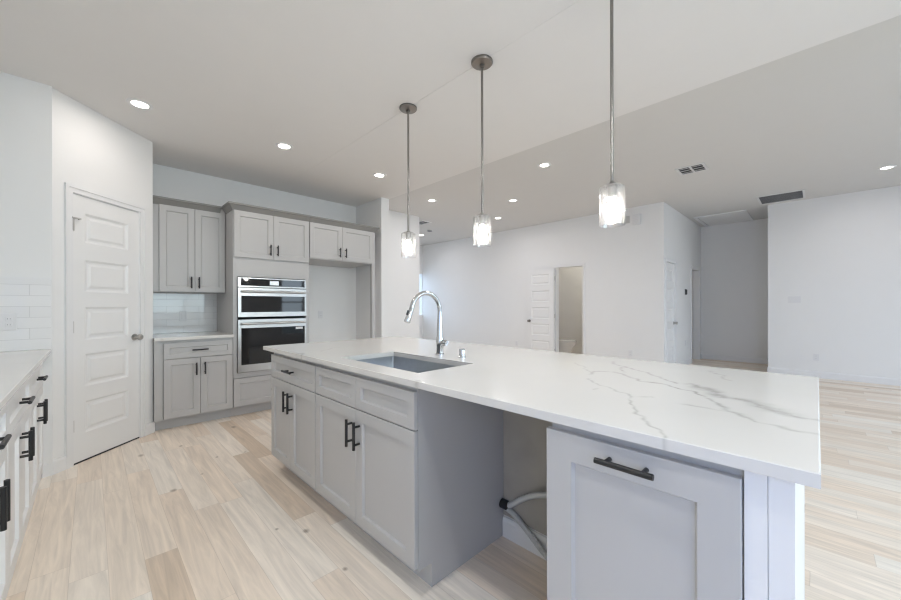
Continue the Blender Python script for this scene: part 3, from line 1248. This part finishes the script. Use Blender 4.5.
o = stone_slab('side_countertop', XL + 0.002, -0.206, 1.47, 3.884, ZC, T, 0.014, rand_veins(-0.8, -0.25, 2.0, 3.8, 7))
tag(o, 'white quartz countertop over the white base cabinets', 'countertop')
t = thing('tile_backsplash', 'white glossy tile backsplash at the end of the white counter', 'backsplash', (A[0], 3.885, T), 0)
MB().box(XL + 0.003 - A[0], -0.006, -0.009, -0.001, 0.001, 0.50).build('tiles', M['tile'], t)
MB().box(XL + 0.003 - A[0], -0.006, -0.012, -0.001, 0.5, 0.509).build('edge_trim', M['trim'], t)

# ------------------------------------------------------------------ cabinets on the back wall
YD = 4.465
gb = 'grey cabinets along the oven wall'
t = thing('grey_base_cabinet', 'grey base cabinet with one drawer over two doors below the tiled backsplash', 'cabinet', (0.43, YD, 0), 0, gb)
carcass(t, 0.0, 0.668, YB - YD - 0.003, ZC, M['grey'])
MB().box(0.0, 0.066, 0.016, 0.021, 0.105, ZC).build('filler_strip', M['grey'], t)
front(t, 'drawer', 0.070, 0.662, 0.700, 0.855, M['grey'], 'h', rail=0.045)
front(t, 'door', 0.070, 0.3685, 0.118, 0.695, M['grey'], ('v', 0.333, 0.585), plen=0.125)
front(t, 'door', 0.3715, 0.662, 0.118, 0.695, M['grey'], ('v', 0.407, 0.585), plen=0.125)

o = stone_slab('corner_countertop', 0.428, 1.098, YD - 0.028, YB - 0.002, ZC, T, 0.014, rand_veins(0.45, 1.1, 4.4, 5.2, 4))
tag(o, 'small white quartz countertop beside the oven tower', 'countertop')
t = thing('tile_backsplash', 'white glossy subway tile backsplash between the grey base and wall cabinets', 'backsplash', (0.428, YB, T))
MB().box(0, 0.67, -0.009, -0.001, 0.001, 0.46).build('tiles', M['tile'], t)

CP = [(0.0, 2.270), (0.006, 2.270), (0.010, 2.280), (0.040, 2.322), (0.052, 2.328), (0.052, 2.345), (0.0, 2.345)]
YU = 4.765
t = thing('grey_wall_cabinet', 'grey two-door wall cabinet hung above the tiled backsplash', 'cabinet', (0.43, YU, 0), 0, gb)
mb = MB()
mb.box(0.0, 0.668, 0.021, YB - YU - 0.002, 1.372, 2.345)
mb.box(0.0, 0.066, 0.014, 0.021, 1.372, 2.285)
mb.build('cabinet_body', M['grey'], t)
front(t, 'door', 0.070, 0.3735, 1.376, 2.275, M['grey'], ('v', 0.340, 1.475), plen=0.125)
front(t, 'door', 0.3765, 0.662, 1.376, 2.275, M['grey'], ('v', 0.410, 1.475), plen=0.125)
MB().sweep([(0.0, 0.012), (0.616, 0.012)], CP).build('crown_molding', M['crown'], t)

# oven tower
TX0, TX1 = 1.10, 1.942
t = thing('oven_tower_cabinet', 'tall grey cabinet housing the microwave and wall oven', 'cabinet', (TX0, YD, 0), 0, gb)
w_ = TX1 - TX0
dd = YB - YD - 0.003
mb = MB()
for xa, xb in ((0, 0.018), (w_ - 0.018, w_)):
    mb.prism_x([(0.021, 0.105), (0.021, 2.285), (dd, 2.285), (dd, 0), (0.096, 0), (0.096, 0.105)], xa, xb)
mb.box(0.018, w_ - 0.018, dd - 0.012, dd, 0.0, 2.285)
mb.box(0.018, w_ - 0.018, 0.021, dd - 0.012, 1.548, 2.285)
mb.box(0.018, w_ - 0.018, 0.021, dd - 0.012, 0.105, 0.480)
mb.box(0.018, 0.046, 0.021, 0.04, 0.480, 1.548)
mb.box(w_ - 0.046, w_ - 0.018, 0.021, 0.04, 0.480, 1.548)
mb.build('cabinet_body', M['grey'], t)
mb = MB()
mb.box(0.0, w_, 0.008, 0.021, 1.548, 1.742)
mb.box(0.0, 0.036, 0.008, 0.021, 0.430, 1.548)
mb.box(w_ - 0.044, w_, 0.008, 0.021, 0.430, 1.548)
mb.box(0.036, w_ - 0.044, 0.008, 0.021, 0.430, 0.482)
mb.build('face_panel', M['grey'], t)
MB().box(0.0, w_, 0.0945, 0.0955, 0, 0.105).box(0.018, w_ - 0.018, 0.0955, 0.112, 0, 0.105).build('toe_kick', M['grey'], t)
front(t, 'door', 0.008, 0.4165, 1.760, 2.272, M['grey'], ('v', 0.378, 1.865), plen=0.125)
front(t, 'door', 0.4195, w_ - 0.004, 1.760, 2.272, M['grey'], ('v', 0.458, 1.865), plen=0.125)
front(t, 'drawer', 0.004, w_ - 0.004, 0.117, 0.424, M['grey'], ('h', 0.44, 0.262), plen=0.125)
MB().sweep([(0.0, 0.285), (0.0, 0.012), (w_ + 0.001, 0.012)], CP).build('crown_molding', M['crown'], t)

# microwave
OX0, OX1 = 1.139, 1.895
ow = OX1 - OX0
t = thing('built_in_microwave', 'stainless built-in microwave with a dark control strip above the wall oven', 'microwave', (OX0, YD, 1.086), 0)
MB().box(0.01, ow - 0.01, 0.022, 0.50, 0.012, 0.452).build('oven_box', M['dark'], t)
cpn = MB().box(0, ow, -0.012, 0.022, 0.346, 0.454, 0.002).build('control_panel', M['steel'], t)
g_ = MB().box(0.032, ow - 0.020, -0.0145, -0.012, 0.362, 0.440).build('control_glass', M['oven_glass'], cpn)
MB().box(0.33, 0.43, -0.0155, -0.0145, 0.375, 0.425).build('display', M['display'], cpn)
dr = MB()
fw, z0_, z1_ = 0.034, 0.014, 0.338
wx0, wx1, wz0, wz1 = 0.034, ow - 0.022, 0.066, 0.248
dr.box(0, wx0, -0.020, 0.022, z0_, z1_, 0.0015)
dr.box(wx1, ow, -0.020, 0.022, z0_, z1_, 0.0015)
dr.box(wx0, wx1, -0.020, 0.022, z0_, wz0)
dr.box(wx0, wx1, -0.020, 0.022, wz1, z1_)
dro = dr.build('door', M['steel'], t)
MB().box(wx0, wx1, -0.0175, 0.01, wz0, wz1).build('door_glass', M['oven_glass'], dro)


def appliance_handle(z, parent):
    h = MB()
    h.tube([(0.03, -0.055, z), (ow - 0.03, -0.055, z)], 0.0125, 14)
    for x in (0.06, ow - 0.06):
        h.box(x - 0.012, x + 0.012, -0.05, -0.02, z - 0.009, z + 0.009)
    return h.build('handle', M['steel'], parent, smooth=40)


appliance_handle(0.296, dro)

# wall oven
t = thing('built_in_oven', 'stainless wall oven with a black glass door below the microwave', 'oven', (OX0, YD, 0.486), 0)
MB().box(0.01, ow - 0.01, 0.022, 0.55, 0.004, 0.592).build('oven_box', M['dark'], t)
dr = MB()
wz0, wz1 = 0.084, 0.490
dr.box(0, wx0, -0.020, 0.022, 0.004, 0.584, 0.0015)
dr.box(wx1, ow, -0.020, 0.022, 0.004, 0.584, 0.0015)
dr.box(wx0, wx1, -0.020, 0.022, 0.004, wz0)
dr.box(wx0, wx1, -0.020, 0.022, wz1, 0.584)
dro = dr.build('door', M['steel'], t)
MB().box(wx0, wx1, -0.0175, 0.01, wz0, wz1).build('door_glass', M['oven_glass'], dro)
MB().box(0.625, 0.71, -0.0182, -0.0174, 0.455, 0.482).build('paper_sticker', M['sticker'], dro)
appliance_handle(0.540, dro)

# cabinet over the refrigerator alcove with its side panel
t = thing('alcove_cabinet', 'grey two-door cabinet with a slim side post over the empty refrigerator alcove', 'cabinet', (1.944, YD, 0), 0, gb)
w_ = 2.905 - 1.944
mb = MB()
mb.box(0, w_, 0.021, dd, 1.818, 2.345)
mb.build('cabinet_body', M['grey'], t)
MB().box(w_ - 0.05, w_, 0.008, 0.06, 0.0, 2.285).build('side_panel', M['grey'], t)
front(t, 'door', 0.006, 0.4455, 1.828, 2.272, M['grey'], ('v', 0.405, 1.925), plen=0.125)
front(t, 'door', 0.4485, w_ - 0.030, 1.828, 2.272, M['grey'], ('v', 0.490, 1.925), plen=0.125)
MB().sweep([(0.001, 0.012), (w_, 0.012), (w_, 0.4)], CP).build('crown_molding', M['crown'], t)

# ------------------------------------------------------------------ pendants
GP = 'glass pendants over the island'


def pendant(loc, label):
    t = thing('pendant_light', label, 'pendant light', loc, 0, GP)   # at the ceiling, parts hang below
    MB().lathe([(0.070, 0), (0.070, -0.012), (0.064, -0.018), (0.016, -0.024), (0.016, -0.04), (0.007, -0.042)], n=28).build('canopy', M['nickel'], t, smooth=35)
    MB().tube([(0, 0, -0.03), (0, 0, -0.99)], 0.0078, 12).build('rod', M['nickel'], t, smooth=40)
    cp = MB()
    cp.lathe([(0.008, -0.985), (0.013, -0.990), (0.014, -1.0), (0.040, -1.0015), (0.041, -1.006), (0.02, -1.008)], n=24)
    cp.build('cap', M['nickel'], t, smooth=35)
    MB().lathe([(0.021, -1.006), (0.021, -1.06), (0.016, -1.065)], n=20).build('socket', M['nickel'], t, smooth=35)
    g = MB()
    g.lathe([(0.030, -1.0075), (0.052, -1.0075), (0.0585, -1.014), (0.0585, -1.198), (0.0555, -1.198), (0.0555, -1.016), (0.050, -1.0105), (0.030, -1.0105)], n=40, cap0=False, cap1=False)
    g.build('glass_shade', M['shade'], t, smooth=35)
    b = MB()
    b.lathe([(0.013, -1.062), (0.014, -1.078), (0.022, -1.098), (0.029, -1.120), (0.030, -1.135), (0.025, -1.155), (0.012, -1.166), (0.002, -1.168)], n=20)
    b.build('bulb', M['bulb'], t, smooth=60)
    return t


PX = 1.81
p0 = pendant((PX, 2.305, ZK - 0.0015), 'glass cylinder pendant hanging beyond the faucet, farthest from the island end')
dup(p0, (PX, 1.532, ZK - 0.0015), label='glass cylinder pendant hanging between the other two pendants')
dup(p0, (PX, 0.704, ZK - 0.0015), label='glass cylinder pendant nearest the overhanging end of the island, largest in view')

# ------------------------------------------------------------------ recessed lights


def can(loc, label, group, key):
    t = thing('recessed_light', label, 'ceiling light', loc, 0, group)
    MB().lathe([(0.052, -0.001), (0.055, -0.006), (0.078, -0.007), (0.083, -0.001)], n=28, cap0=False, cap1=False).build('trim_ring', M['trim'], t, smooth=50)
    MB().lathe([(0.053, -0.001), (0.053, -0.003)], n=28).build('lens', M['lens'], t)
    l = bpy.data.lights.new('recessed_lamp', 'AREA')
    l.shape = 'DISK'
    l.size = 0.10
    l.energy, l.color = power_color(key)
    lo = bpy.data.objects.new('recessed_lamp', l)
    COL.objects.link(lo)
    lo.parent = t
    lo.location = (0, 0, -0.012)
    return t


GK, GL = 'recessed lights in the kitchen ceiling', 'recessed lights in the living room ceiling'
can((0.276, 3.743, ZK), 'lit recessed ceiling light in front of the pantry door', GK, 'cans_kitchen')
can((1.366, 3.722, ZK), 'lit recessed ceiling light in front of the oven tower', GK, 'cans_kitchen')
can((2.492, 3.738, ZK - 0.0015), 'lit recessed ceiling light in front of the refrigerator alcove', GK, 'cans_kitchen')
for (x, y, lb) in ((0.276, 1.25, 'added unseen recessed ceiling light over the aisle beside the white cabinets'),
                   (0.30, -1.0, 'added unseen recessed ceiling light over the breakfast corner by the side window'),
                   (1.40, -1.0, 'added unseen recessed ceiling light between the breakfast corner and the island end')):
    can((x, y, ZK), lb, GK, 'cans_unseen')  # out of view, put in to add light around the camera
for (x, y, lb) in ((4.127, 2.453, 'lit recessed light on the living room ceiling between the two larger pendant rods'),
                   (5.134, 3.659, 'small lit recessed light just above and behind the middle pendant, over the other one there'),
                   (5.937, 4.605, 'small lit recessed light close behind the glass of the middle pendant'),
                   (4.143, 4.628, 'lit recessed light on the living room ceiling next to the farthest pendant rod'),
                   (5.967, 7.069, 'tiny lit recessed light near the small ceiling register beside the far corridor'),
                   (7.408, -0.648, 'lit recessed light above the blank wall with the triple switch')):
    can((x, y, ZL), lb, GL, 'cans_living')

can((9.3, 2.55, ZL), 'added unseen ceiling light in the room beyond the hall doorway', GL, 'beyond')  # out of view, put in to brighten the hall doorway jamb

# ------------------------------------------------------------------ vents and hatch


def register(name, label, cat, x0, x1, y0, y1, z, slats, along, sections, dark, slat=None):
    t = thing(name, label, cat, ((x0 + x1) / 2, (y0 + y1) / 2, z))
    hx, hy = (x1 - x0) / 2, (y1 - y0) / 2
    fr = MB()
    b = 0.028
    sw = 0.009 if slats > 8 else 0.006
    fr.box(-hx, hx, -hy, -hy + b, -0.008, 0)
    fr.box(-hx, hx, hy - b, hy, -0.008, 0)
    fr.box(-hx, -hx + b, -hy + b, hy - b, -0.008, 0)
    fr.box(hx - b, hx, -hy + b, hy - b, -0.008, 0)
    fr.build('frame', M['vent'], t)
    MB().box(-hx + b, hx - b, -hy + b, hy - b, -0.0015, -0.0005).build('backing', dark, t)
    sl = MB()
    for s in range(sections):
        if along == 'y':
            a0, a1 = -hy + b, hy - b
        else:
            a0, a1 = -hx + b, hx - b
        q0 = a0 + (a1 - a0) * s / sections + (0.012 if s else 0)
        q1 = a0 + (a1 - a0) * (s + 1) / sections - (0.012 if s < sections - 1 else 0)
        if s:
            if along == 'y':
                sl.box(-hx + b, hx - b, q0 - 0.024, q0, -0.007, -0.0015)
            else:
                sl.box(q0 - 0.024, q0, -hy + b, hy - b, -0.007, -0.0015)
        for k in range(slats):
            if along == 'y':
                c = -hx + b + (2 * hx - 2 * b) * (k + 0.5) / slats
                sl.box(c - sw, c + sw, q0, q1, -0.006, -0.003)
            else:
                c = -hy + b + (2 * hy - 2 * b) * (k + 0.5) / slats
                sl.box(q0, q1, c - sw, c + sw, -0.006, -0.003)
    sl.build('louvers', slat or M['vent'], t)
    return t


register('ceiling_vent', 'two-part white supply register on the living room ceiling', 'vent', 5.48, 5.80, 1.00, 1.32, ZL, 3, 'y', 2, M['dark'])
register('return_air_grille', 'wide grey return air grille on the ceiling by the hall opening', 'vent', 7.87, 8.50, 0.13, 0.71, ZL, 12, 'y', 1, M['dark'], M['slot'])
register('ceiling_vent', 'small dark register on the ceiling near the far corridor', 'vent', 4.95, 5.22, 5.84, 6.2, ZL, 3, 'y', 1, M['dark'])
t = thing('smoke_detector', 'small round grey smoke detector on the far living room ceiling', 'smoke detector', (5.72, 6.47, ZL))
MB().lathe([(0.07, 0), (0.07, -0.012), (0.064, -0.02)], n=24).build('base', M['vent'], t, smooth=40)
MB().lathe([(0.06, -0.02), (0.052, -0.036), (0.01, -0.04)], n=24).build('cover', M['slot'], t, smooth=40)
t = thing('attic_hatch', 'white framed attic hatch in the hall ceiling', 'hatch', (9.42, 1.355, ZL))
fr = MB()
hx, hy, b = 0.66, 0.42, 0.06
fr.box(-hx, hx, -hy, -hy + b, -0.018, 0)
fr.box(-hx, hx, hy - b, hy, -0.018, 0)
fr.box(-hx, -hx + b, -hy + b, hy - b, -0.018, 0)
fr.box(hx - b, hx, -hy + b, hy - b, -0.018, 0)
fr.build('frame', M['trim'], t)
MB().box(-hx + b + 0.006, hx - b - 0.006, -hy + b + 0.006, hy - b - 0.006, -0.006, 0).build('hatch_panel', M['trim'], t)

# ------------------------------------------------------------------ plates on the walls
GO = 'white wall plates'


def plate(name, label, cat, loc, rotz, gangs=1, kind='outlet', mat=None):
    """wall plate with its back at local y=0, looking towards -y"""
    t = thing(name, label, cat, loc, rotz, GO)
    w = 0.070 + 0.046 * (gangs - 1)
    mb = MB().box(-w / 2, w / 2, -0.006, -0.0005, -0.057, 0.057, 0.002)
    mb.build('cover', M['plate'], t)
    for g in range(gangs):
        x = (g - (gangs - 1) / 2) * 0.046
        if kind == 'outlet':
            for dz in (-0.020, 0.020):
                r = MB().box(x - 0.016, x + 0.016, -0.0085, -0.006, dz - 0.014, dz + 0.014, 0.001).build('receptacle', M['plate'], t)
                s = MB()
                for dx in (-0.006, 0.006):
                    s.box(x + dx - 0.001, x + dx + 0.001, -0.009, -0.0085, dz - 0.003, dz + 0.006)
                s.build('slots', M['slot'], r)
        else:
            MB().box(x - 0.016, x + 0.016, -0.0095, -0.006, -0.033, 0.033, 0.001).build('rocker', M['plate'], t)
    return t


plate('wall_outlet', 'white outlet plate low inside the empty refrigerator alcove', 'outlet', (2.426, YB, 1.094), 0)
plate('wall_switch', 'white rocker switch plate on the subway tile by the oven tower', 'switch', (0.760, YB - 0.009, 1.105), 0, 1, 'switch')
plate('wall_outlet', 'white outlet plate on the tile at the end of the white counter', 'outlet', (-0.42, 3.885 - 0.009, 1.115), 0, 2)
plate('wall_outlet', 'white outlet plate low on the powder room wall, near the hall corner', 'outlet', (XT, 2.42, 0.34), R(-90))
plate('wall_outlet', 'white outlet plate low on the wall beside the opened panel door', 'outlet', (XT, 4.94, 0.34), R(-90))
plate('wall_outlet', 'white outlet plate low on the blank wall under the triple switch', 'outlet', (XR, 0.01, 0.345), R(-90))
plate('wall_switch', 'triple white rocker switch plate on the blank wall', 'switch', (XR, 0.275, 1.315), R(-90), 3, 'switch')
plate('wall_outlet', 'white outlet plate low on the hall side wall under the thermostat', 'outlet', (8.53, YH, 0.46), 0)

t = thing('thermostat', 'dark square thermostat on the hall side wall', 'thermostat', (8.54, YH, 1.49), 0)
MB().box(-0.06, 0.06, -0.008, -0.0005, -0.06, 0.06, 0.002).build('mount', M['slot'], t)
MB().box(-0.05, 0.05, -0.022, -0.008, -0.05, 0.05, 0.004).build('screen', M['dark'], t)
t = thing('door_chime', 'white louvered door chime box high on the powder room wall', 'chime', (XT, 2.306, 2.785), R(-90))
MB().box(-0.068, 0.068, -0.045, -0.0005, -0.095, 0.095, 0.005).build('box', M['plate'], t)
s = MB()
for k in range(6):
    z = -0.07 + k * 0.028
    s.box(-0.05, 0.05, -0.0465, -0.045, z, z + 0.008)
s.build('louvers', M['vent'], t)
t = thing('wall_plate', 'flat grey plate beside the door chime, high on the powder room wall', 'plate', (XT, 2.50, 2.81), R(-90))
MB().box(-0.07, 0.07, -0.008, -0.0005, -0.068, 0.068, 0.002).build('cover', plain('grey_plate', (0.55, 0.55, 0.53), 0.5), t)

# ------------------------------------------------------------------ powder room
t = thing('toilet', 'white toilet seen through the powder room doorway', 'toilet', (7.78, 4.10, 0), 0)


def ell(cx, cy, rx, ry, z, n=28, back=None):
    out = []
    for k in range(n):
        a = 2 * math.pi * k / n
        x, y = rx * math.cos(a), ry * math.sin(a)
        if back is not None:
            y = min(y, back)
        out.append((cx + x, cy + y, z))
    return out


mb = MB()
mb.rings([ell(0, 0.06, 0.11, 0.23, 0.0), ell(0, 0.06, 0.105, 0.22, 0.03), ell(0, 0.05, 0.095, 0.19, 0.14), ell(0, 0.03, 0.12, 0.21, 0.24),
          ell(0, 0, 0.17, 0.25, 0.33), ell(0, 0, 0.185, 0.265, 0.385), ell(0, 0, 0.175, 0.255, 0.392)])
mb.build('bowl', M['porcelain'], t, smooth=50)
mb = MB()
mb.rings([ell(0, 0, 0.186, 0.268, 0.394), ell(0, 0, 0.190, 0.272, 0.402), ell(0, 0, 0.188, 0.270, 0.412), ell(0, 0, 0.17, 0.25, 0.414)])
mb.build('seat', M['porcelain'], t, smooth=50)
mb = MB()
mb.rings([ell(0, 0, 0.184, 0.266, 0.416), ell(0, 0, 0.186, 0.268, 0.424), ell(0, 0, 0.175, 0.255, 0.432), ell(0, 0, 0.1, 0.15, 0.436)])
mb.build('lid', M['porcelain'], t, smooth=50)
MB().box(-0.20, 0.20, 0.27, 0.45, 0.36, 0.72, 0.02, 2).box(-0.12, 0.12, 0.15, 0.30, 0.10, 0.38, 0.02, 2).build('tank', M['porcelain'], t, smooth=40)
MB().box(-0.21, 0.21, 0.26, 0.46, 0.72, 0.755, 0.008, 2).build('tank_lid', M['porcelain'], t, smooth=40)
t = thing('powder_room_lamp', 'ceiling lamp inside the powder room', 'ceiling light', (8.0, 3.7, ZL))
MB().lathe([(0.15, 0), (0.15, -0.02), (0.14, -0.03)], n=24).build('base', M['nickel'], t, smooth=40)
MB().lathe([(0.135, -0.03), (0.13, -0.06), (0.09, -0.085), (0.01, -0.095)], n=24).build('lamp_shade', emissive('warm_shade', (1.0, 0.86, 0.66), 3.0), t, smooth=60)
l = bpy.data.lights.new('powder_room_lamp_light', 'POINT')
l.energy, l.color = power_color('powder')
l.shadow_soft_size = 0.1
lo = bpy.data.objects.new('powder_room_lamp_light', l)
COL.objects.link(lo)
lo.parent = t
lo.location = (0, 0, -0.2)
